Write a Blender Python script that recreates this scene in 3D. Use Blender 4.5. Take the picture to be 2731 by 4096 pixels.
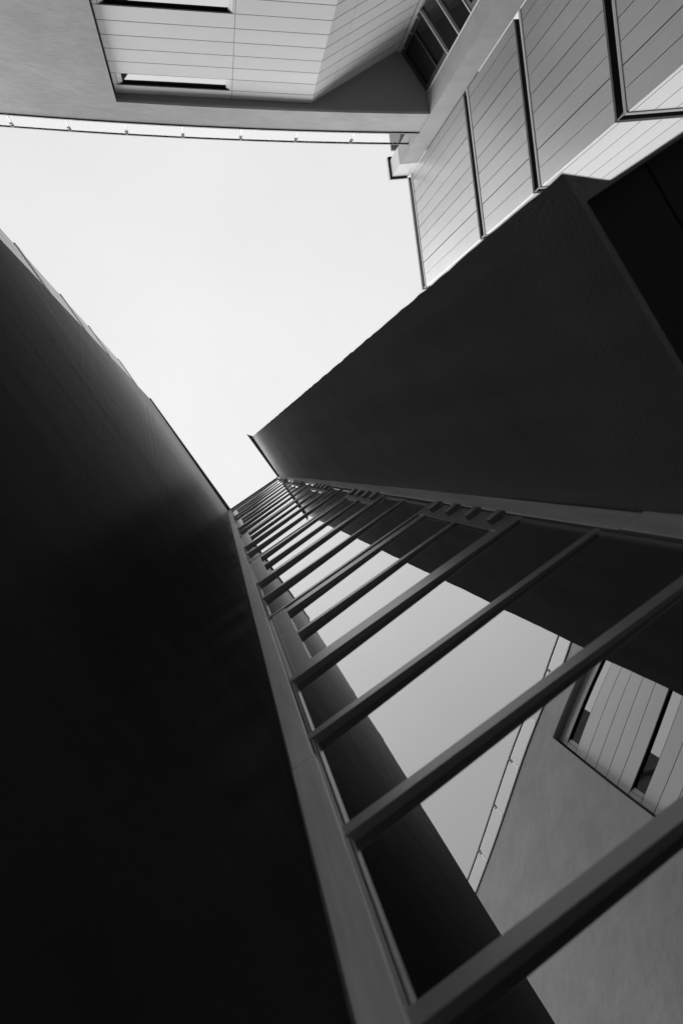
import bpy, bmesh, math, random
from mathutils import Vector, Matrix

for o in list(bpy.data.objects):
    bpy.data.objects.remove(o)
random.seed(7)
S = bpy.context.scene
COL = S.collection
R = math.radians

# ------------------------------------------------------------------ camera
cam = bpy.data.cameras.new("camera")
camo = bpy.data.objects.new("camera", cam)
COL.objects.link(camo)
cam.sensor_fit = 'AUTO'
cam.sensor_width = 36.0
cam.lens = 28.0
cam.clip_start = 0.05
cam.clip_end = 500
cam.dof.use_dof = True
cam.dof.focus_distance = 9.0
cam.dof.aperture_fstop = 3.2
M3 = Matrix(((0.81831, 0.56646, -0.09745), (0.55347, -0.8223, -0.13224), (-0.15504, 0.05428, -0.98642)))
camo.matrix_world = M3.to_quaternion().to_matrix().to_4x4()      # lens at the world origin, ground 1.6 m below
S.camera = camo

# ------------------------------------------------------------------ world, sun, exposure
SUN_DIR = Vector((-0.89, 0.45, 1.60)).normalized()                # towards the sun
W = bpy.data.worlds.new("World")
S.world = W
W.use_nodes = True
nt = W.node_tree
nt.nodes.clear()
out = nt.nodes.new("ShaderNodeOutputWorld")
bg = nt.nodes.new("ShaderNodeBackground")
sky = nt.nodes.new("ShaderNodeTexSky")
sky.sky_type = 'NISHITA'
sky.sun_disc = False
sky.sun_elevation = math.asin(SUN_DIR.z)
sky.sun_rotation = math.atan2(SUN_DIR.x, SUN_DIR.y)
sky.air_density = 1.0
sky.dust_density = 6.0
bw = nt.nodes.new("ShaderNodeRGBToBW")                            # the photograph is monochrome
mix = nt.nodes.new("ShaderNodeMix")                               # overcast veil over the clear sky
mix.data_type = 'FLOAT'
mix.inputs[0].default_value = 0.94
tc = nt.nodes.new("ShaderNodeTexCoord")
sx = nt.nodes.new("ShaderNodeSeparateXYZ")
cie = nt.nodes.new("ShaderNodeMapRange")                          # overcast sky: three times as bright overhead as at the horizon
cie.inputs[1].default_value = 0.0
cie.inputs[2].default_value = 1.0
cie.inputs[3].default_value = 1.4
cie.inputs[4].default_value = 9.2
nt.links.new(tc.outputs['Generated'], sx.inputs[0])
nt.links.new(sx.outputs['Z'], cie.inputs[0])
cl = nt.nodes.new("ShaderNodeTexNoise")                           # barely visible unevenness of the cloud layer
cl.inputs['Scale'].default_value = 5.0
cl.inputs['Detail'].default_value = 4
cm = nt.nodes.new("ShaderNodeMapRange")
cm.inputs[1].default_value = 0.3
cm.inputs[2].default_value = 0.7
cm.inputs[3].default_value = 0.975
cm.inputs[4].default_value = 1.02
cx = nt.nodes.new("ShaderNodeMath")
cx.operation = 'MULTIPLY'
nt.links.new(tc.outputs['Generated'], cl.inputs['Vector'])
nt.links.new(cl.outputs[0], cm.inputs[0])
nt.links.new(cie.outputs[0], cx.inputs[0])
nt.links.new(cm.outputs[0], cx.inputs[1])
nt.links.new(cx.outputs[0], mix.inputs[3])
nt.links.new(sky.outputs[0], bw.inputs[0])
nt.links.new(bw.outputs[0], mix.inputs[2])
nt.links.new(mix.outputs[0], bg.inputs[0])
bg.inputs[1].default_value = 0.1
nt.links.new(bg.outputs[0], out.inputs[0])

sl = bpy.data.lights.new("sun", 'SUN')
sl.energy = 3.8
sl.angle = R(60)
slo = bpy.data.objects.new("sun", sl)
COL.objects.link(slo)
slo.rotation_euler = SUN_DIR.to_track_quat('Z', 'Y').to_euler()

S.view_settings.view_transform = 'Standard'
S.view_settings.look = 'None'
S.view_settings.exposure = 0.0
S.view_settings.gamma = 1.0
S.cycles.max_bounces = 10
S.cycles.diffuse_bounces = 5
S.cycles.glossy_bounces = 5
S.cycles.transparent_max_bounces = 12


# ------------------------------------------------------------------ materials (all grey: a black-and-white photograph)
def nodes_of(name):
    m = bpy.data.materials.new(name)
    m.use_nodes = True
    t = m.node_tree
    return m, t, t.nodes["Principled BSDF"]


def surf(name, base, rough=0.8, metal=0.0, spec=0.5, mottle=0.0, mscale=2.0, bumps=(), stretch=(1, 1, 1), streak=0.0):
    m, t, p = nodes_of(name)
    p.inputs['Roughness'].default_value = rough
    p.inputs['Metallic'].default_value = metal
    p.inputs['Specular IOR Level'].default_value = spec
    p.inputs['Base Color'].default_value = (base, base, base, 1)
    geo = t.nodes.new("ShaderNodeNewGeometry")
    vec = geo.outputs['Position']
    if mottle > 0 or streak > 0:
        n1 = t.nodes.new("ShaderNodeTexNoise")
        n1.inputs['Scale'].default_value = mscale
        n1.inputs['Detail'].default_value = 7
        n1.inputs['Roughness'].default_value = 0.62
        mp = t.nodes.new("ShaderNodeMapping")
        mp.inputs['Scale'].default_value = stretch
        t.links.new(vec, mp.inputs[0])
        t.links.new(mp.outputs[0], n1.inputs['Vector'])
        mr = t.nodes.new("ShaderNodeMapRange")
        mr.inputs[1].default_value = 0.25
        mr.inputs[2].default_value = 0.75
        mr.inputs[3].default_value = base * (1 - mottle)
        mr.inputs[4].default_value = base * (1 + mottle)
        t.links.new(n1.outputs[0], mr.inputs[0])
        last = mr.outputs[0]
        if streak > 0:
            n2 = t.nodes.new("ShaderNodeTexNoise")
            n2.inputs['Scale'].default_value = 3.0
            n2.inputs['Detail'].default_value = 5
            mp2 = t.nodes.new("ShaderNodeMapping")
            mp2.inputs['Scale'].default_value = (2.2, 2.2, 0.10)
            t.links.new(vec, mp2.inputs[0])
            t.links.new(mp2.outputs[0], n2.inputs['Vector'])
            m2 = t.nodes.new("ShaderNodeMapRange")
            m2.inputs[1].default_value = 0.3
            m2.inputs[2].default_value = 0.7
            m2.inputs[3].default_value = 1 - streak
            m2.inputs[4].default_value = 1 + streak
            t.links.new(n2.outputs[0], m2.inputs[0])
            mu = t.nodes.new("ShaderNodeMath")
            mu.operation = 'MULTIPLY'
            t.links.new(last, mu.inputs[0])
            t.links.new(m2.outputs[0], mu.inputs[1])
            last = mu.outputs[0]
        t.links.new(last, p.inputs['Base Color'])
    prev = None
    for sc, dist in bumps:
        nb = t.nodes.new("ShaderNodeTexNoise")
        nb.inputs['Scale'].default_value = sc
        nb.inputs['Detail'].default_value = 4
        t.links.new(vec, nb.inputs['Vector'])
        b = t.nodes.new("ShaderNodeBump")
        b.inputs['Distance'].default_value = dist
        b.inputs['Strength'].default_value = 1.0
        t.links.new(nb.outputs[0], b.inputs['Height'])
        if prev:
            t.links.new(prev, b.inputs['Normal'])
        prev = b.outputs[0]
    if prev:
        t.links.new(prev, p.inputs['Normal'])
    return m


def ribbed(name, base, rough, udir, period, depth, mottle=0.05, metal=0.5):
    """painted sheet metal with fine vertical ribs across the horizontal direction udir"""
    m = surf(name, base, rough, metal, 0.5, mottle, 0.9, (), (1, 1, 0.35))
    t = m.node_tree
    p = t.nodes["Principled BSDF"]
    geo = t.nodes.new("ShaderNodeNewGeometry")
    d = t.nodes.new("ShaderNodeVectorMath")
    d.operation = 'DOT_PRODUCT'
    d.inputs[1].default_value = (udir[0], udir[1], 0)
    t.links.new(geo.outputs['Position'], d.inputs[0])
    mu = t.nodes.new("ShaderNodeMath")
    mu.operation = 'MULTIPLY'
    mu.inputs[1].default_value = 2 * math.pi / period
    t.links.new(d.outputs['Value'], mu.inputs[0])
    si = t.nodes.new("ShaderNodeMath")
    si.operation = 'SINE'
    t.links.new(mu.outputs[0], si.inputs[0])
    b = t.nodes.new("ShaderNodeBump")
    b.inputs['Distance'].default_value = depth
    t.links.new(si.outputs[0], b.inputs['Height'])
    t.links.new(b.outputs[0], p.inputs['Normal'])
    return m


def board_tone(m, amount):
    """every board (mesh island) gets its own slight tone"""
    t = m.node_tree
    p = t.nodes["Principled BSDF"]
    ge = t.nodes.new("ShaderNodeNewGeometry")
    mr = t.nodes.new("ShaderNodeMapRange")
    mr.inputs[3].default_value = 1 - amount
    mr.inputs[4].default_value = 1 + amount
    t.links.new(ge.outputs['Random Per Island'], mr.inputs[0])
    mu = t.nodes.new("ShaderNodeMath")
    mu.operation = 'MULTIPLY'
    src = p.inputs['Base Color'].links[0].from_socket
    t.links.new(src, mu.inputs[0])
    t.links.new(mr.outputs[0], mu.inputs[1])
    t.links.new(mu.outputs[0], p.inputs['Base Color'])
    return m


def double_glazing(name, inner, tint=1.0):
    """dark room behind a double pane: four reflecting surfaces, R = 4r / (1 + 3r)"""
    m, t, p = nodes_of(name)
    t.nodes.remove(p)
    o = t.nodes["Material Output"]
    fr = t.nodes.new("ShaderNodeFresnel")
    fr.inputs[0].default_value = 2.1
    a = t.nodes.new("ShaderNodeMath"); a.operation = 'MULTIPLY'; a.inputs[1].default_value = 4
    b = t.nodes.new("ShaderNodeMath"); b.operation = 'MULTIPLY_ADD'; b.inputs[1].default_value = 3; b.inputs[2].default_value = 1
    c = t.nodes.new("ShaderNodeMath"); c.operation = 'DIVIDE'
    t.links.new(fr.outputs[0], a.inputs[0]); t.links.new(fr.outputs[0], b.inputs[0])
    t.links.new(a.outputs[0], c.inputs[0]); t.links.new(b.outputs[0], c.inputs[1])
    gl = t.nodes.new("ShaderNodeBsdfGlossy"); gl.inputs['Roughness'].default_value = 0.0
    gl.inputs['Color'].default_value = (tint, tint, tint, 1)
    df = t.nodes.new("ShaderNodeBsdfDiffuse"); df.inputs['Color'].default_value = (inner, inner, inner, 1)
    mx = t.nodes.new("ShaderNodeMixShader")
    t.links.new(c.outputs[0], mx.inputs[0]); t.links.new(df.outputs[0], mx.inputs[1]); t.links.new(gl.outputs[0], mx.inputs[2])
    t.links.new(mx.outputs[0], o.inputs[0])
    return m


def clear_glass(name):
    m, t, p = nodes_of(name)
    t.nodes.remove(p)
    o = t.nodes["Material Output"]
    fr = t.nodes.new("ShaderNodeFresnel"); fr.inputs[0].default_value = 1.45
    tr = t.nodes.new("ShaderNodeBsdfTransparent"); tr.inputs[0].default_value = (0.97, 0.97, 0.97, 1)
    gl = t.nodes.new("ShaderNodeBsdfGlossy"); gl.inputs['Roughness'].default_value = 0.0; gl.inputs['Color'].default_value = (0.26, 0.26, 0.26, 1)
    mx = t.nodes.new("ShaderNodeMixShader")
    ge = t.nodes.new("ShaderNodeNewGeometry")                     # reflect at the outer faces only
    iv = t.nodes.new("ShaderNodeMath"); iv.operation = 'SUBTRACT'; iv.inputs[0].default_value = 1.0
    mu = t.nodes.new("ShaderNodeMath"); mu.operation = 'MULTIPLY'
    t.links.new(ge.outputs['Backfacing'], iv.inputs[1])
    t.links.new(iv.outputs[0], mu.inputs[0]); t.links.new(fr.outputs[0], mu.inputs[1])
    t.links.new(mu.outputs[0], mx.inputs[0]); t.links.new(tr.outputs[0], mx.inputs[1]); t.links.new(gl.outputs[0], mx.inputs[2])
    t.links.new(mx.outputs[0], o.inputs[0])
    return m


MT = {}
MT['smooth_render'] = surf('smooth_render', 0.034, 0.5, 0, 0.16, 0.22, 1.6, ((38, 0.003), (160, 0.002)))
MT['lit_coarse_render'] = surf('lit_coarse_render', 0.44, 0.9, 0, 0.1, 0.16, 1.1, ((60, 0.0035), (150, 0.002)), streak=0.10)  # base raised above the left wall's: stronger light put into the colour
_m = MT['smooth_render']                                            # painted render: weak forward sheen that rises towards grazing view
_t = _m.node_tree
_p = _t.nodes["Principled BSDF"]
_p.inputs['Specular IOR Level'].default_value = 0.0
_p.inputs['Roughness'].default_value = 1.0
_g = _t.nodes.new("ShaderNodeNewGeometry")
_d = _t.nodes.new("ShaderNodeVectorMath"); _d.operation = 'DOT_PRODUCT'
_t.links.new(_g.outputs['True Normal'], _d.inputs[0]); _t.links.new(_g.outputs['Incoming'], _d.inputs[1])
_q = _t.nodes.new("ShaderNodeMath"); _q.operation = 'MULTIPLY'
_t.links.new(_d.outputs['Value'], _q.inputs[0]); _t.links.new(_d.outputs['Value'], _q.inputs[1])
_r = _t.nodes.new("ShaderNodeMath"); _r.operation = 'DIVIDE'; _r.inputs[0].default_value = 2.5e-4
_t.links.new(_q.outputs[0], _r.inputs[1])
_c = _t.nodes.new("ShaderNodeMath"); _c.operation = 'MINIMUM'; _c.inputs[1].default_value = 0.35
_t.links.new(_r.outputs[0], _c.inputs[0])
_mp = _t.nodes.new("ShaderNodeMapping"); _mp.inputs['Scale'].default_value = (1, 0.35, 2.6)
_t.links.new(_g.outputs['Position'], _mp.inputs[0])
_nz = _t.nodes.new("ShaderNodeTexNoise"); _nz.inputs['Scale'].default_value = 2.2; _nz.inputs['Detail'].default_value = 8
_t.links.new(_mp.outputs[0], _nz.inputs['Vector'])
_mr = _t.nodes.new("ShaderNodeMapRange")                           # trowel and rain streaks in the sheen
_mr.inputs[1].default_value = 0.3; _mr.inputs[2].default_value = 0.7; _mr.inputs[3].default_value = 0.80; _mr.inputs[4].default_value = 1.20
_t.links.new(_nz.outputs[0], _mr.inputs[0])
_k = _t.nodes.new("ShaderNodeMath"); _k.operation = 'MULTIPLY'
_n3 = _t.nodes.new("ShaderNodeTexNoise"); _n3.inputs['Scale'].default_value = 45; _n3.inputs['Detail'].default_value = 6
_t.links.new(_g.outputs['Position'], _n3.inputs['Vector'])
_m3 = _t.nodes.new("ShaderNodeMapRange")                           # fine grain of the render
_m3.inputs[1].default_value = 0.3; _m3.inputs[2].default_value = 0.7; _m3.inputs[3].default_value = 0.7; _m3.inputs[4].default_value = 1.3
_t.links.new(_n3.outputs[0], _m3.inputs[0])
_k2 = _t.nodes.new("ShaderNodeMath"); _k2.operation = 'MULTIPLY'
_t.links.new(_mr.outputs[0], _k2.inputs[0]); _t.links.new(_m3.outputs[0], _k2.inputs[1])
_t.links.new(_c.outputs[0], _k.inputs[0]); _t.links.new(_k2.outputs[0], _k.inputs[1])
_gl = _t.nodes.new("ShaderNodeBsdfGlossy"); _gl.inputs['Roughness'].default_value = 0.3
_mx = _t.nodes.new("ShaderNodeMixShader")
_t.links.new(_k.outputs[0], _mx.inputs[0]); _t.links.new(_p.outputs[0], _mx.inputs[1]); _t.links.new(_gl.outputs[0], _mx.inputs[2])
_t.links.new(_mx.outputs[0], _t.nodes["Material Output"].inputs[0])
MT['rough_edge'] = surf('rough_edge', 0.14, 0.95, 0, 0.2, 0.35, 14, ((50, 0.012),))
MT['dark_coping'] = surf('dark_coping', 0.13, 0.6, 0.0, 0.4)
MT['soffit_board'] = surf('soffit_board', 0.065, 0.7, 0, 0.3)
MT['trim_metal'] = surf('trim_metal', 0.72, 0.30, 0.0, 0.5, 0.26, 6, ((9, 0.002),), (2.5, 1, 0.16))
MT['frame_metal'] = surf('frame_metal', 0.36, 0.26, 0.08, 0.7, 0.12, 4, ((6, 0.0008),), (0.3, 1, 1))
MT['bead_metal'] = surf('bead_metal', 0.5, 0.3, 0.3, 0.5)
MT['gasket'] = surf('gasket', 0.012, 0.7)
MT['glass'] = double_glazing('glass', 0.004)
MT['window_glass'] = double_glazing('window_glass', 0.03, 0.24)
MT['clear_glass'] = clear_glass('clear_glass')
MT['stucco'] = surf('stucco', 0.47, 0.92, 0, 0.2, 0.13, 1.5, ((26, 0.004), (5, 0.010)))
MT['shaded_stucco'] = surf('shaded_stucco', 0.30, 0.92, 0, 0.2, 0.06, 2.0, ((40, 0.004),))  # darker copy of the stucco: underside shade put into the colour
MT['white_panel'] = surf('white_panel', 0.84, 0.7, 0, 0.15, 0.035, 0.8)
board_tone(MT['white_panel'], 0.035)
MT['white_metal'] = surf('white_metal', 0.80, 0.4, 0, 0.5, 0.03, 2.0)
MT['light_metal'] = surf('light_metal', 0.62, 0.4, 0, 0.5, 0.04, 3.0)
MT['black_metal'] = surf('black_metal', 0.015, 0.5, 0, 0.4)
MT['dark_rail'] = surf('dark_rail', 0.02, 0.4, 0, 0.4)
MT['dark_frame'] = surf('dark_frame', 0.05, 0.45, 0, 0.4)
MT['paving'] = surf('paving', 0.045, 0.9, 0, 0.3, 0.2, 1.2, ((30, 0.004),))  # dark base stands in for the shade of an enclosed court


# ------------------------------------------------------------------ mesh helpers
def dirn(a):
    return Vector((math.cos(R(a)), math.sin(R(a)), 0))


def origin_of(o):
    p = Vector((0, 0, 0))
    while o:
        p += o.location
        o = o.parent
    return p


UF = 0.78                                                        # metres in one board-module unit of the far blocks
GF = -1.6 / UF


class MB:
    def __init__(self, unit=1.0):
        self.u = unit
        self.v = []
        self.f = []

    def add(self, vs, fs):
        n = len(self.v)
        self.v += [Vector(q) for q in vs]
        self.f += [tuple(i + n for i in q) for q in fs]

    def box(self, O, u, n, a0, a1, d0, d1, z0, z1):
        O = Vector((O[0], O[1], 0))
        p = [O + u * a + n * d + Vector((0, 0, z)) for z in (z0, z1) for (a, d) in ((a0, d0), (a1, d0), (a1, d1), (a0, d1))]
        self.add(p, [(0, 3, 2, 1), (4, 5, 6, 7), (0, 1, 5, 4), (1, 2, 6, 5), (2, 3, 7, 6), (3, 0, 4, 7)])

    def xyz(self, x0, x1, y0, y1, z0, z1):
        self.box((0, 0), Vector((1, 0, 0)), Vector((0, 1, 0)), x0, x1, y0, y1, z0, z1)

    def prism(self, poly, z0, z1):
        k = len(poly)
        vs = [(p[0], p[1], z0) for p in poly] + [(p[0], p[1], z1) for p in poly]
        self.add(vs, [tuple(range(k - 1, -1, -1)), tuple(range(k, 2 * k))] + [(i, (i + 1) % k, k + (i + 1) % k, k + i) for i in range(k)])

    def tube(self, a, b, r, seg=12):
        a, b = Vector(a), Vector(b)
        d = (b - a).normalized()
        x = d.orthogonal().normalized()
        y = d.cross(x)
        ring = [x * (r * math.cos(2 * math.pi * i / seg)) + y * (r * math.sin(2 * math.pi * i / seg)) for i in range(seg)]
        self.add([a + q for q in ring] + [b + q for q in ring],
                 [(i, (i + 1) % seg, seg + (i + 1) % seg, seg + i) for i in range(seg)] + [tuple(range(seg - 1, -1, -1)), tuple(range(seg, 2 * seg))])

    def build(self, name, mat, parent=None, bevel=0.0, smooth=False):
        off = origin_of(parent) if parent else Vector((0, 0, 0))
        me = bpy.data.meshes.new(name)
        me.from_pydata([tuple(q * self.u - off) for q in self.v], [], self.f)
        bm = bmesh.new()
        bm.from_mesh(me)
        bmesh.ops.recalc_face_normals(bm, faces=bm.faces)
        bm.to_mesh(me)
        bm.free()
        me.materials.append(MT[mat])
        o = bpy.data.objects.new(name, me)
        COL.objects.link(o)
        if parent:
            o.parent = parent
        if smooth:
            for q in me.polygons:
                q.use_smooth = True
        if bevel > 0:
            b = o.modifiers.new("bevel", 'BEVEL')
            b.width = bevel
            b.segments = 2
            b.limit_method = 'ANGLE'
        return o


def thing(name, label, cat, loc, group=None):
    o = bpy.data.objects.new(name, None)
    o.empty_display_size = 0.3
    COL.objects.link(o)
    o.location = loc
    o['label'] = label
    o['category'] = cat
    if group:
        o['group'] = group
    return o


UX, UY = Vector((1, 0, 0)), Vector((0, 1, 0))
G = -1.6                                                         # ground level

# ------------------------------------------------------------------ ground
b = MB()
b.add([(-150, -150, G), (150, -150, G), (150, 150, G), (-150, 150, G)], [(0, 1, 2, 3)])
g = b.build('ground', 'paving')
g['kind'] = 'structure'

# ------------------------------------------------------------------ dark rendered wing, left of the glass
lw = thing('rendered_wing', 'smooth dark rendered wall on the left, almost black towards the bottom', 'wall', (-0.8, -0.5, G))


def left_x(z, y):
    return -0.385 + 0.0019 * (z - G)


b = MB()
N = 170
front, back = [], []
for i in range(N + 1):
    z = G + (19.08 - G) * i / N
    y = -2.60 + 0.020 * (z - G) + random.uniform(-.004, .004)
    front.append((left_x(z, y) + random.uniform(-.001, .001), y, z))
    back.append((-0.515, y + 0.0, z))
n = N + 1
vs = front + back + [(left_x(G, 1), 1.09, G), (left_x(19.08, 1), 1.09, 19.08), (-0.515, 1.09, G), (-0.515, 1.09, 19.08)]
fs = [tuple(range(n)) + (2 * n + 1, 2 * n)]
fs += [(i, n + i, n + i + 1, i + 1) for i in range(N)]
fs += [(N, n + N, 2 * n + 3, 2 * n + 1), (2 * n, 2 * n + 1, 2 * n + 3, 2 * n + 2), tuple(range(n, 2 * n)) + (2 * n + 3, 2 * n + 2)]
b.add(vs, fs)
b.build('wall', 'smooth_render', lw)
b = MB()
b.add([(-0.322, -2.19, 19.10), (-0.266, 1.06, 19.10), (-0.56, 1.06, 19.10), (-0.56, -2.19, 19.10),
       (-0.322, -2.19, 19.15), (-0.266, 1.06, 19.15), (-0.56, 1.06, 19.15), (-0.56, -2.19, 19.15)],
      [(0, 3, 2, 1), (4, 5, 6, 7), (0, 1, 5, 4), (1, 2, 6, 5), (2, 3, 7, 6), (3, 0, 4, 7)])
b.build('coping', 'dark_coping', lw)
b = MB()
zz = 0.2
while zz < 19.0:
    h = random.uniform(.5, 1.6)
    w = random.uniform(.002, .008)
    b.xyz(-0.3845 + 0.0019 * (zz - G), -0.374 + 0.0006 * zz + w * .3, 0.985 + random.uniform(0, .006), 1.05, zz, min(zz + h - .01, 19.0))
    zz += h
b.build('mortar_edge', 'rough_edge', lw)

# ------------------------------------------------------------------ dark rendered wing, right of the glass, ends above an opening
rw = thing('rendered_wing', 'coarse dark rendered wall on the right ending above an opening with black underside', 'wall', (2.0, 0.2, G))
ZB, ZT = 2.03, 19.12
b = MB()
N = 150


def right_x(z):
    return 1.192 - 0.0032 * z


rings = []
for i in range(N + 1):
    z = ZB + (ZT - ZB) * i / N
    j = lambda s=.003: random.uniform(-s, s)
    y0 = -0.134 - 0.0004 * z + j()
    rings.append([(right_x(z), 1.09, z), (right_x(z), 0.5, z), (right_x(z), y0, z), (1.293 + j(.002), -0.049 + j(.003), z), (2.1, -0.05 + j(.002), z), (2.1, 1.09, z)])
K = 6
# jitter the bottom edge with extra points along the front face
nb = 60
bot = []
for i in range(nb + 1):
    y = 1.09 + (rings[0][2][1] - 1.09) * i / nb
    bot.append((right_x(ZB), y, ZB + random.uniform(-.0025, .0025)))
vs = []
for r_ in rings:
    vs += r_
fs = []
for i in range(N):
    for k in range(K):
        if i == 0 and k in (0, 1):
            continue
        a0 = i * K + k
        a1 = i * K + (k + 1) % K
        fs.append((a0, a1, a1 + K, a0 + K))
fs.append(tuple(N * K + k for k in range(K)))
base = len(vs)
vs += bot
fs.append(tuple(range(base, base + nb + 1)) + (K + 2, K + 1, K))
b.add(vs, fs)
# underside rim round the recessed boards
b.add([(q[0], q[1], ZB) for q in bot] + [(1.293, -0.049, ZB), (1.205, -0.040, ZB), (1.205, 1.09, ZB)], [tuple(range(nb + 1)) + (nb + 1, nb + 2, nb + 3)])
b.add([(1.293, -0.049, ZB), (2.1, -0.05, ZB), (2.1, -0.040, ZB), (1.205, -0.040, ZB)], [(0, 1, 2, 3)])
b.add([(1.205, -0.040, ZB), (1.205, 1.09, ZB), (1.205, 1.09, ZB + .03), (1.205, -0.040, ZB + .03)], [(0, 1, 2, 3)])
b.add([(1.205, -0.040, ZB), (2.1, -0.040, ZB), (2.1, -0.040, ZB + .03), (1.205, -0.040, ZB + .03)], [(0, 1, 2, 3)])
b.build('wall', 'lit_coarse_render', rw)
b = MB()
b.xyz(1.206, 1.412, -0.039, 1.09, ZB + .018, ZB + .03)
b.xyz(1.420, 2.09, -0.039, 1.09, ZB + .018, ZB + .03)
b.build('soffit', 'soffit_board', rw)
b = MB()
b.prism([(1.050, -0.262), (1.088, 1.06), (2.2, 1.06), (2.2, -0.10), (1.15, -0.140)], 19.14, 19.19)
b.build('coping', 'dark_coping', rw)

# ------------------------------------------------------------------ narrow glazed front between the two dark wings
cw = thing('glazed_front', 'tall narrow glass front with grey metal transoms set between the two dark walls', 'glass facade', (0.4, 1.1, G))
b = MB()
b.xyz(-0.60, 2.1, 1.10, 3.5, G, 19.06)
b.build('building_core', 'gasket', cw)
PER = 3.135
WIN = [3.62 + PER * k for k in range(5)]
BEAMS = sorted([z for k in range(5) for z in (3.62 + PER * k, 5.19 + PER * k, 5.97 + PER * k)] + [2.835, 2.055, 1.307, 0.53, -0.25, -1.03])
XL, XR = -0.283, 1.066


def gy(x):                                                       # reflecting surface of the glazing, a touch out of square
    return 1.0285 - 0.0175 * x


tr0 = None
for z in BEAMS:
    if tr0 is None:
        b = MB()
        b.xyz(XL + .001, XR - .001, 1.000, 1.06, z, z + 0.057)
        tr0 = b.build('transom', 'frame_metal', cw, bevel=.003)
        z00 = z
    else:
        c = tr0.copy()
        COL.objects.link(c)
        c.parent = cw
        c.location = (0, 0, z - z00)

# jamb trims in lengths with open joints
for (x0, x1, js) in ((-0.371, XL, (G, 2.652, 8.97, 15.1, 19.03)), (XR, 1.187, (G, 2.69, 9.19, 15.6, 19.03))):
    for i in range(4):
        b = MB()
        e = 0.005 if i == 0 else 0.0
        w1 = x1 - 0.0018 * (js[i] + 2) if x0 > 0 else x1 + (.006 if i == 0 else 0)
        b.xyz(x0, w1 - (.004 if x0 > 0 else 0), 0.990 - e, 1.058, js[i] + .006, js[i + 1] - .010)
        b.build('jamb_trim', 'trim_metal', cw, bevel=.003)
b = MB()
b.xyz(-0.30, 1.12, 0.985, 1.09, 19.07, 19.13)
b.build('roof_trim', 'dark_coping', cw)
# dark reveal between trim and glazing
b = MB()
b.xyz(XL, XR, 1.064, 1.09, G, 19.05)
b.build('back_panel', 'gasket', cw)


def pane(x0, x1, z0, z1, parent, name='glass_pane'):
    nx, nz = 26, 14
    A = random.uniform(-1, 1)
    A = (0.00022 + 0.00022 * abs(A)) * (1 if A > -.4 else -1)
    B = random.uniform(-.00016, .00022)
    ph = [random.uniform(0, 6.28) for _ in range(4)]
    tilt = random.uniform(-.0014, .0014)
    twist = random.choice((-1, 1, 1)) * random.uniform(.0006, .0019)
    tiltz = random.uniform(-.0010, .0010)
    vs, fs = [], []
    for j in range(nz + 1):
        for i in range(nx + 1):
            s, t_ = i / nx, j / nz
            x = x0 + (x1 - x0) * s
            z = z0 + (z1 - z0) * t_
            d = A * ((2 * s - 1) ** 4) * 1.1 + B * ((2 * t_ - 1) ** 4)
            d += 0.00003 * math.sin(7 * s + ph[0] + 2 * t_) + 0.00002 * math.sin(9 * t_ + ph[1] + 3 * s)
            d += tilt * (x - (x0 + x1) / 2) + tiltz * (z - (z0 + z1) / 2) + twist * (x - (x0 + x1) / 2) * (2 * t_ - 1) ** 3
            vs.append((x, gy(x) + d, z))
    for j in range(nz):
        for i in range(nx):
            a = j * (nx + 1) + i
            fs.append((a, a + 1, a + nx + 2, a + nx + 1))
    b = MB()
    b.add(vs, fs)
    o = b.build(name, 'glass', parent, smooth=True)
    return o


def beads(z0, z1, parent):
    for k, (x0, x1, y0) in enumerate(((-0.2755, -0.271, 1.004), (-0.267, -0.264, 1.012), (1.040, 1.0445, 1.000), (1.049, 1.053, 1.000))):
        b = MB()
        b.xyz(x0, x1, y0, 1.05, z0 + .004, z1 - .004)
        b.build('glazing_bead', 'bead_metal', parent)


allz = BEAMS + [19.07]
winset = {round(w, 3) for w in WIN}
for i, z in enumerate(BEAMS):
    if round(z, 3) in winset:
        continue
    pp = pane(XL + .016, XR - .012, z + .057, allz[i + 1], cw)
    beads(z + .057, allz[i + 1], pp)

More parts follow.
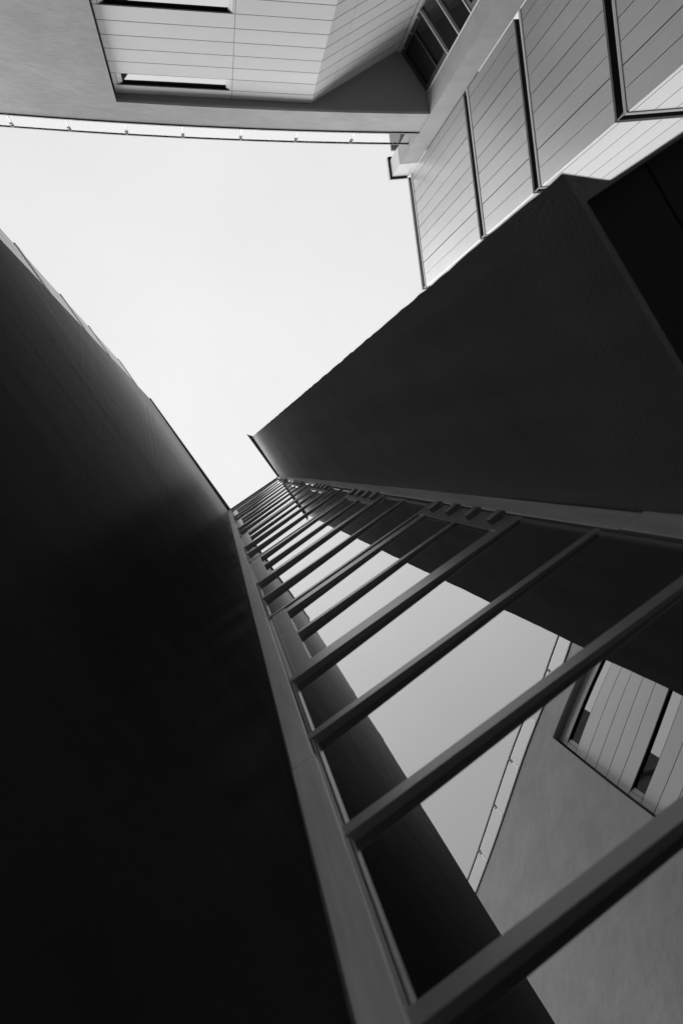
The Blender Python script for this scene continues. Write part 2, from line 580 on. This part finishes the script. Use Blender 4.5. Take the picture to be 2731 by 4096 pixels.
# opening windows: sash, two panes, four hinge arms each
b = MB()
b.xyz(0.968, 1.046, 0.957, 1.003, -0.019, 0.019)
arm_src = b
arm0 = None
for k, z in enumerate(WIN):
    b = MB()
    zb, zt = z + .066, z + 1.562
    b.xyz(-0.254, -0.150, 1.004, 1.050, zb, zt)                   # wide hinge-side stile
    b.xyz(0.933, 1.060, 1.001, 1.050, zb, zt)
    b.xyz(-0.150, 0.933, 1.004, 1.050, z + 1.415, z + 1.524)
    b.xyz(-0.150, 0.933, 1.004, 1.050, zb, z + .147)
    b.xyz(-0.150, 0.933, 1.002, 1.050, z + .735, z + .790)
    fr = b.build('window', 'frame_metal', cw, bevel=.0025)
    b = MB()
    b.xyz(-0.280, -0.259, 1.012, 1.05, zb, zt)
    b.build('outer_frame', 'trim_metal', fr)
    for (x0, x1, y0, za, zc_) in ((-0.252, -0.249, 1.0015, zb + .03, zt - .03), (-0.242, -0.2405, 1.0025, zb + .03, zt - .03),
                                 (-0.1525, -0.1490, 1.0015, z + .15, z + 1.412), (0.9315, 0.9350, 0.9985, z + .15, z + 1.412)):
        b = MB()
        b.xyz(x0, x1, y0, 1.006, za, zc_)
        b.build('sash_bead', 'bead_metal', fr)
    pane(-0.150, 0.933, z + .147, z + .735, fr)
    pane(-0.150, 0.933, z + .790, z + 1.415, fr)
    for q in (.225, .597, .973, 1.347):
        b = MB()
        zz = z + q
        b.add([(0.970, 0.972, zz - .016), (1.046, 0.966, zz - .020), (1.046, 1.001, zz - .020), (0.970, 1.001, zz - .016),
               (0.966, 0.966, zz + .006), (1.046, 0.955, zz + .012), (1.046, 1.001, zz + .020), (0.970, 1.001, zz + .016)],
              [(0, 3, 2, 1), (4, 5, 6, 7), (0, 1, 5, 4), (1, 2, 6, 5), (2, 3, 7, 6), (3, 0, 4, 7)])
        b.tube((1.0475, 0.972, zz - .022), (1.0475, 0.972, zz + .022), .008)
        b.tube((1.0580, 0.982, zz - .022), (1.0580, 0.982, zz + .014), .009)
        b.build('hinge_arm', 'frame_metal', fr, bevel=.003)

# ------------------------------------------------------------------ pale stucco building across the court
sb = thing('stucco_building', 'pale grey stucco block at the top with a deep recess lined in white boards', 'building', (3.9, -7.0, G))


def fy(x):
    return -0.00577 * x * x + 0.70393 * x - 10.300


Kc = Vector((9.262, -4.258, 0))
U26, U116 = dirn(26.1), dirn(116.1)
XJ = 2.931
SOF = 19.60
PAR = 20.67
# front wall: curved, left of the recess full height, above the recess a band
b = MB(UF)
xs = [-9 + (XJ + 9) * i / 16 for i in range(17)]
fr_ = [(x, fy(x)) for x in xs]
bk_ = [(x + .35, fy(x) - .55) for x in xs]
poly = fr_ + [(XJ + .0, fy(XJ) - .55)] + bk_[-2::-1]
b.prism(poly, GF, PAR)
xs = [XJ + (9.262 - XJ) * i / 9 for i in range(10)]
poly = [(x, fy(x)) for x in xs] + [(x, fy(x) - .07) for x in xs[::-1]]
b.prism(poly, SOF, PAR)
b.build('wall', 'stucco', sb)
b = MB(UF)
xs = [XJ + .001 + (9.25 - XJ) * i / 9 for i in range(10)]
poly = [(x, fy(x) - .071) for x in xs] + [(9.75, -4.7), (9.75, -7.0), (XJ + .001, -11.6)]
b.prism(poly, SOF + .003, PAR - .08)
b.build('soffit', 'shaded_stucco', sb)
b = MB(UF)
xs = [-9 + (9.26 + 9) * i / 26 for i in range(27)]
poly = [(x, fy(x) + .035) for x in xs] + [(x, fy(x) - .34) for x in xs[::-1]]
b.prism(poly, PAR + .004, PAR + .05)
b.build('coping', 'dark_rail', sb)
b = MB(UF)
b.prism([(-9, fy(-9) - .6), (XJ, fy(XJ) - .6), (9.8, -7.2), (14, -14), (-4, -24)], GF, PAR - .1)
b.build('building_core', 'stucco', sb)

# boards of the recess: long face, then the face that turns inward
A33 = 33.1
uA = dirn(A33)
nA = dirn(A33 + 90)
CA = Vector((6.860, -5.977, 0))
# groove heights
GR = [19.60, 19.19, 18.66, 18.135, 17.605, 17.07, 16.54, 16.015, 15.49]
while GR[-1] > GF + .6:
    GR.append(GR[-1] - .53)
GR.append(GF)
aL = -4.56                                                        # from the corner to the recess jamb
aJ = -1.895                                                       # upright joint
WL, WR_ = -4.470, -1.940                                          # ribbon windows
WIN_ROWS = [1, 7, 13, 19]                                         # board rows holding a ribbon window
b = MB(UF)
for i in range(len(GR) - 1):
    zt, zb = GR[i] - (.013 if i else 0), GR[i + 1] + .013
    if i in WIN_ROWS:
        b.box(CA, uA, nA, aL, WL, -.022, 0, zb, zt)
        b.box(CA, uA, nA, WR_, aJ - .005, -.022, 0, zb, zt)
    else:
        b.box(CA, uA, nA, aL, aJ - .005, -.022, 0, zb, zt)
    b.box(CA, uA, nA, aJ + .005, 0, -.022, 0, zb, zt)
b.build('cladding', 'white_panel', sb)
uS, nS = dirn(0.6), dirn(90.6)
b = MB(UF)
for i in range(len(GR) - 1):
    zt, zb = GR[i] - (.013 if i else 0), GR[i + 1] + .013
    b.box(CA, uS, nS, 0.0005, .575, -.022, -.0005, zb, zt)
    b.box(CA, uS, nS, .585, 2.555, -.022, -.0005, zb, zt)
b.build('cladding', 'white_panel', sb)
b = MB(UF)
for i in range(len(GR) - 1):                                      # dark backing seen in the joints
    if i in WIN_ROWS:
        b.box(CA, uA, nA, aL, WL, -.3, -.030, GR[i + 1], GR[i])
        b.box(CA, uA, nA, WR_, .02, -.3, -.030, GR[i + 1], GR[i])
        b.box(CA, uA, nA, WL, WR_, -.3, -.08, GR[i + 1], GR[i])
    else:
        b.box(CA, uA, nA, aL, .02, -.3, -.030, GR[i + 1], GR[i])
b.box(CA, uS, nS, .03, 2.70, -.3, -.030, GF, GR[0])
b.build('backing', 'black_metal', sb)
b = MB(UF)
for z in GR[1:-1]:                                                # black strips fill the board joints: groove shade as colour
    b.box(CA, uA, nA, aL, -.0, -.03, -.003, z - .0128, z + .0128)
    b.box(CA, uS, nS, .003, 2.555, -.03, -.0035, z - .0126, z + .0126)
b.build('joint', 'black_metal', sb)
for r_ in WIN_ROWS:
    zt, zb = GR[r_], GR[r_ + 1]
    b = MB(UF)
    b.box(CA, uA, nA, WL, WR_, -.060, .004, zt - .030, zt - .004)     # head, black from below
    b.box(CA, uA, nA, WL, WR_, -.060, -.02, zb - .0, zb + .018)
    w = b.build('window', 'black_metal', sb)
    for side in (0, 1):
        b = MB(UF)
        for k in range(3):
            d = -.004 - .014 * k
            if side == 0:
                b.box(CA, uA, nA, WL + .012 + .035 * k, WL + .046 + .035 * k, -.0455, d, zb + .018, zt - .031)
            else:
                b.box(CA, uA, nA, WR_ - .034 - .030 * k, WR_ - .006 - .030 * k, -.0455, d, zb + .018, zt - .031)
        b.build('frame', 'light_metal', w)
    b = MB(UF)
    b.box(CA, uA, nA, WL, WR_, -.056, -.046, zb + .018, zt - .031)
    b.build('pane', 'window_glass', w)
    b = MB(UF)
    b.box(CA, uA, nA, WL + .06, WR_ - .02, -.01, .012, zt - .005, zt + .006)
    b.build('drip_edge', 'light_metal', w)

# corner pier that rises above the roof edge beside the boarded block
PW = 0.526
b = MB(UF)
pier = [Kc, Kc + U26 * PW, Kc + U26 * PW - U116 * .49, Kc - U116 * .49]
b.prism(pier, GF, 22.85)
pr = b.build('pier', 'stucco', sb)
b = MB(UF)
b.prism([q + (-U26 * .004) for q in pier], 22.853, 23.86)
b.build('pier_head', 'white_metal', pr)
b = MB(UF)
o_ = .055
cp = [Kc - U26 * o_ + U116 * o_, Kc + U26 * (PW - .06) + U116 * o_, Kc + U26 * (PW - .06) - U116 * .60, Kc - U26 * o_ - U116 * .60]
b.prism(cp, 23.87, 23.90)
b.build('coping_shade_plate', 'black_metal', pr)  # black plate: shade under the white coping put in as colour
b = MB(UF)
cp = [Kc - U26 * (o_ + .012) + U116 * (o_ + .012), Kc + U26 * (PW - .06) + U116 * (o_ + .012), Kc + U26 * (PW - .06) - U116 * .60, Kc - U26 * (o_ + .012) - U116 * .60]
b.prism(cp, 23.903, 24.10)
b.build('coping', 'white_metal', pr)
# roof slab behind the pier
b = MB(UF)
q0 = Vector((9.72, -4.943, 0))
b.prism([q0, q0 - U116 * 3, q0 - U116 * 3 + U26 * 3, q0 + U26 * 3 + U116 * .2, q0 + U26 * .3], 23.95, 24.05)
b.build('roof_slab', 'shaded_stucco', sb)

# dark glazed screen closing the recess beside the pier
gA, gB = Vector((9.432, -5.95, 0)), Vector((9.474, -4.745, 0))
ug = (gB - gA).normalized()
ng = Vector((-ug.y, ug.x, 0))
Lg = (gB - gA).length
b = MB(UF)
b.box(gA, ug, ng, 0.02, .10, -.05, .035, GF, SOF - .02)
b.box(gA, ug, ng, Lg, Lg + .035, -.05, .02, GF, SOF - .10)
ms = [17.70 - .815 * i for i in range(20)]
for z in ms:
    b.box(gA, ug, ng, .101, Lg - .001, -.05, .022, z, z + .035)
scr = b.build('glazed_screen', 'light_metal', sb)
b = MB(UF)
b.box(gA, ug, ng, .10, Lg, -.06, -.045, GF, SOF - .01)
b.build('pane', 'window_glass', scr)
for (z0, z1) in ((17.74, SOF - .03), (17.70 - 5 * .815 + .04, 17.70 - 3 * .815), (15.295, 16.06)):
    b = MB(UF)
    b.box(gA, ug, ng, .105, .20, -.04, .0, z0, z1)
    b.box(gA, ug, ng, Lg - .10, Lg - .005, -.04, .0, z0, z1)
    b.box(gA, ug, ng, .201, Lg - .101, -.04, .0, z0, z0 + .08)
    b.box(gA, ug, ng, .201, Lg - .101, -.04, .0, z1 - .13, z1)
    if z1 - z0 > 1:
        b.box(gA, ug, ng, .201, Lg - .101, -.04, -.004, (z0 + z1) / 2 - .19, (z0 + z1) / 2 - .13)
    b.build('sash', 'dark_frame', scr)
for z in (17.92, 18.58, 19.25, 16.2):
    b = MB(UF)
    b.box(gA, ug, ng, .10, .165, .001, .03, z, z + .035)
    b.tube(gA + ug * .108 + ng * .03 + Vector((0, 0, z - .03)), gA + ug * .108 + ng * .03 + Vector((0, 0, z + .06)), .012)
    b.build('hinge', 'bead_metal', scr)

# ------------------------------------------------------------------ glass balustrade on the stucco parapet
gb = thing('glass_balustrade', 'frameless glass balustrade with thin dark rail along the stucco parapet', 'railing', (2.34, -6.55, PAR * UF))


def ry(x):
    return fy(x) - .155


PX = [9.15, 7.943, 6.679, 5.451, 4.203, 3.02, 1.845, 0.704, -0.42, -1.54, -2.65, -3.75, -4.85]
b = MB(UF)
xs = [-8.5 + (9.33 + 8.5) * i / 40 for i in range(41)]
b.prism([(x, ry(x) + .028) for x in xs] + [(x, ry(x) - .022) for x in xs[::-1]], 21.73, 21.77)
b.build('top_rail', 'dark_rail', gb)
for i in range(len(PX) - 1):
    x0, x1 = PX[i + 1] + .02, PX[i] - .02
    b = MB(UF)
    b.prism([(x0, ry(x0) + .006), (x1, ry(x1) + .006), (x1, ry(x1) - .006), (x0, ry(x0) - .006)], PAR + .06, 21.725)
    b.build('glass_panel', 'clear_glass', gb)
p0 = None
for x in PX[1:]:
    b = MB(UF)
    o3 = Vector((x, ry(x), 0))
    b.box(o3, uA, nA, -.010, .010, -.030, .004, PAR + .055, 21.728)
    po = b.build('post', 'bead_metal', gb)
    for z in (21.50, 21.62, 20.95):
        b = MB(UF)
        b.box(o3, uA, nA, -.045, .045, .012, .026, z, z + .045)
        b.build('clamp', 'black_metal', po)
    b = MB(UF)
    b.box(o3, uA, nA, -.020, .020, -.03, .03, 21.66, 21.727)
    b.build('rail_bracket', 'black_metal', po)

# ------------------------------------------------------------------ white boarded blocks with dark bands at the floors
LV = [12.08, 15.37, 18.60, 23.95]
BAND = .275


def clad_face(root, O, u, nrm, splits, mat, a_lo, a_hi, levels, un, slot=.014):
    """tiers of upright boards on one face; splits are the joint positions along u"""
    prev = -1.6 / un
    for L in levels:
        b = MB(un)
        top = L - BAND - .105
        for i in range(len(splits) - 1):
            b.box(O, u, nrm, splits[i] + slot / 2, splits[i + 1] - slot / 2, -.024, 0, prev + .012, top)
        b.build('cladding', mat, root)
        b = MB(un)
        b.box(O, u, nrm, a_lo, a_hi, -.10, .012, L - BAND - .095, L - BAND - .008)
        b.build('flashing', 'light_metal', root)
        b = MB(un)
        b.box(O, u, nrm, a_lo, a_hi, -.03, .006, L - .004, L + .010)
        b.build('drip_edge', 'light_metal', root)
        prev = L
    return


wb = thing('boarded_block', 'white block of upright boards with black floor bands, behind the right dark wall', 'building', (7.8, -1.6, G))
Cw = Vector((8.25, -1.005, 0))
nL = Vector((-U116.y, U116.x, 0))                                  # faces the court
nR = Vector((-U26.y, U26.x, 0))
wl = 3.346
MT['ribs_shaded'] = board_tone(ribbed('ribs_shaded', 0.49, 0.27, U116, .028, .0011), .05)  # darker copy of the cladding: this face's shade is in its colour
MT['ribs_lit'] = board_tone(ribbed('ribs_lit', 0.92, 0.30, U26, .031, .0003, .03, .72), .03)  # brighter copy of the same cladding: its light is in the colour
clad_face(wb, Cw, -U116, nL, [0.004] + [.345 * i for i in range(1, 10)] + [wl], 'ribs_shaded', 0.0, wl, LV, UF)
clad_face(wb, Cw, U26, nR, [0.004, .083] + [.083 + .366 * i for i in range(1, 24)], 'ribs_lit', 0.0, 8.4, LV, UF)
b = MB(UF)


def inset_poly(d):
    p0 = Cw - nL * d - nR * d
    return [p0 - U116 * (wl - d - .001), p0, p0 + U26 * (8.4 - d), p0 + U26 * (8.4 - d) - U116 * (wl - d)]


b.prism(inset_poly(.20), GF, 23.9)
prev = GF
for L in LV:
    b.prism(inset_poly(.027), prev + .001, L - BAND - .012)
    prev = L
b.prism(inset_poly(-.004), 23.955, 23.966)  # black plate added so the coping's underside reads as shade
b.build('wall', 'black_metal', wb)
b = MB(UF)
b.prism([q for q in inset_poly(-.014)], 23.968, 24.06)
b.build('coping', 'white_metal', wb)
b = MB(UF)
for L in LV:                                                       # mitred closers at the corner of each dark band
    q = Cw
    v = (nL + nR).normalized()
    s = v.cross(Vector((0, 0, 1)))
    b.box(q, v, s, -.22, -.02, -.004, .004, L - BAND + .005, L - .005)
b.build('corner_closer', 'trim_metal', wb)

lb = thing('boarded_block', 'sliver of white block with dark floor bands peeping past the left dark wall', 'building', (-2.5, -3.4, G))
Cl = Vector((-0.520, -4.06, 0))
MT['ribs_back'] = ribbed('ribs_back', 0.72, 0.40, UY, .03, .0006)
clad_face(lb, Cl, UY, UX, [0.004, .06, .35, .70, 1.05, 1.40], 'ribs_back', 0.0, 1.40, LV, 1.0)
b = MB()


def lpoly(d):
    return [(-.520 - d, -4.06 + d), (-.520 - d, -2.66), (-2.2, -2.66), (-2.2, -4.06 + d)]


b.prism(lpoly(.15), G, 23.9)
prev = G
for L in LV:
    b.prism(lpoly(.027), prev + .001, L - BAND - .012)
    prev = L
b.prism(lpoly(-.004), 23.955, 23.964)  # added black plate, painted shade under this coping
b.build('wall', 'black_metal', lb)
for L in LV:
    b = MB()
    b.xyz(-.56, -.512, -4.13, -2.68, L - BAND + .02, L - .006)
    b.build('band', 'black_metal', lb)
b = MB()
b.prism(lpoly(-.014), 23.965, 24.06)
b.build('coping', 'white_metal', lb)
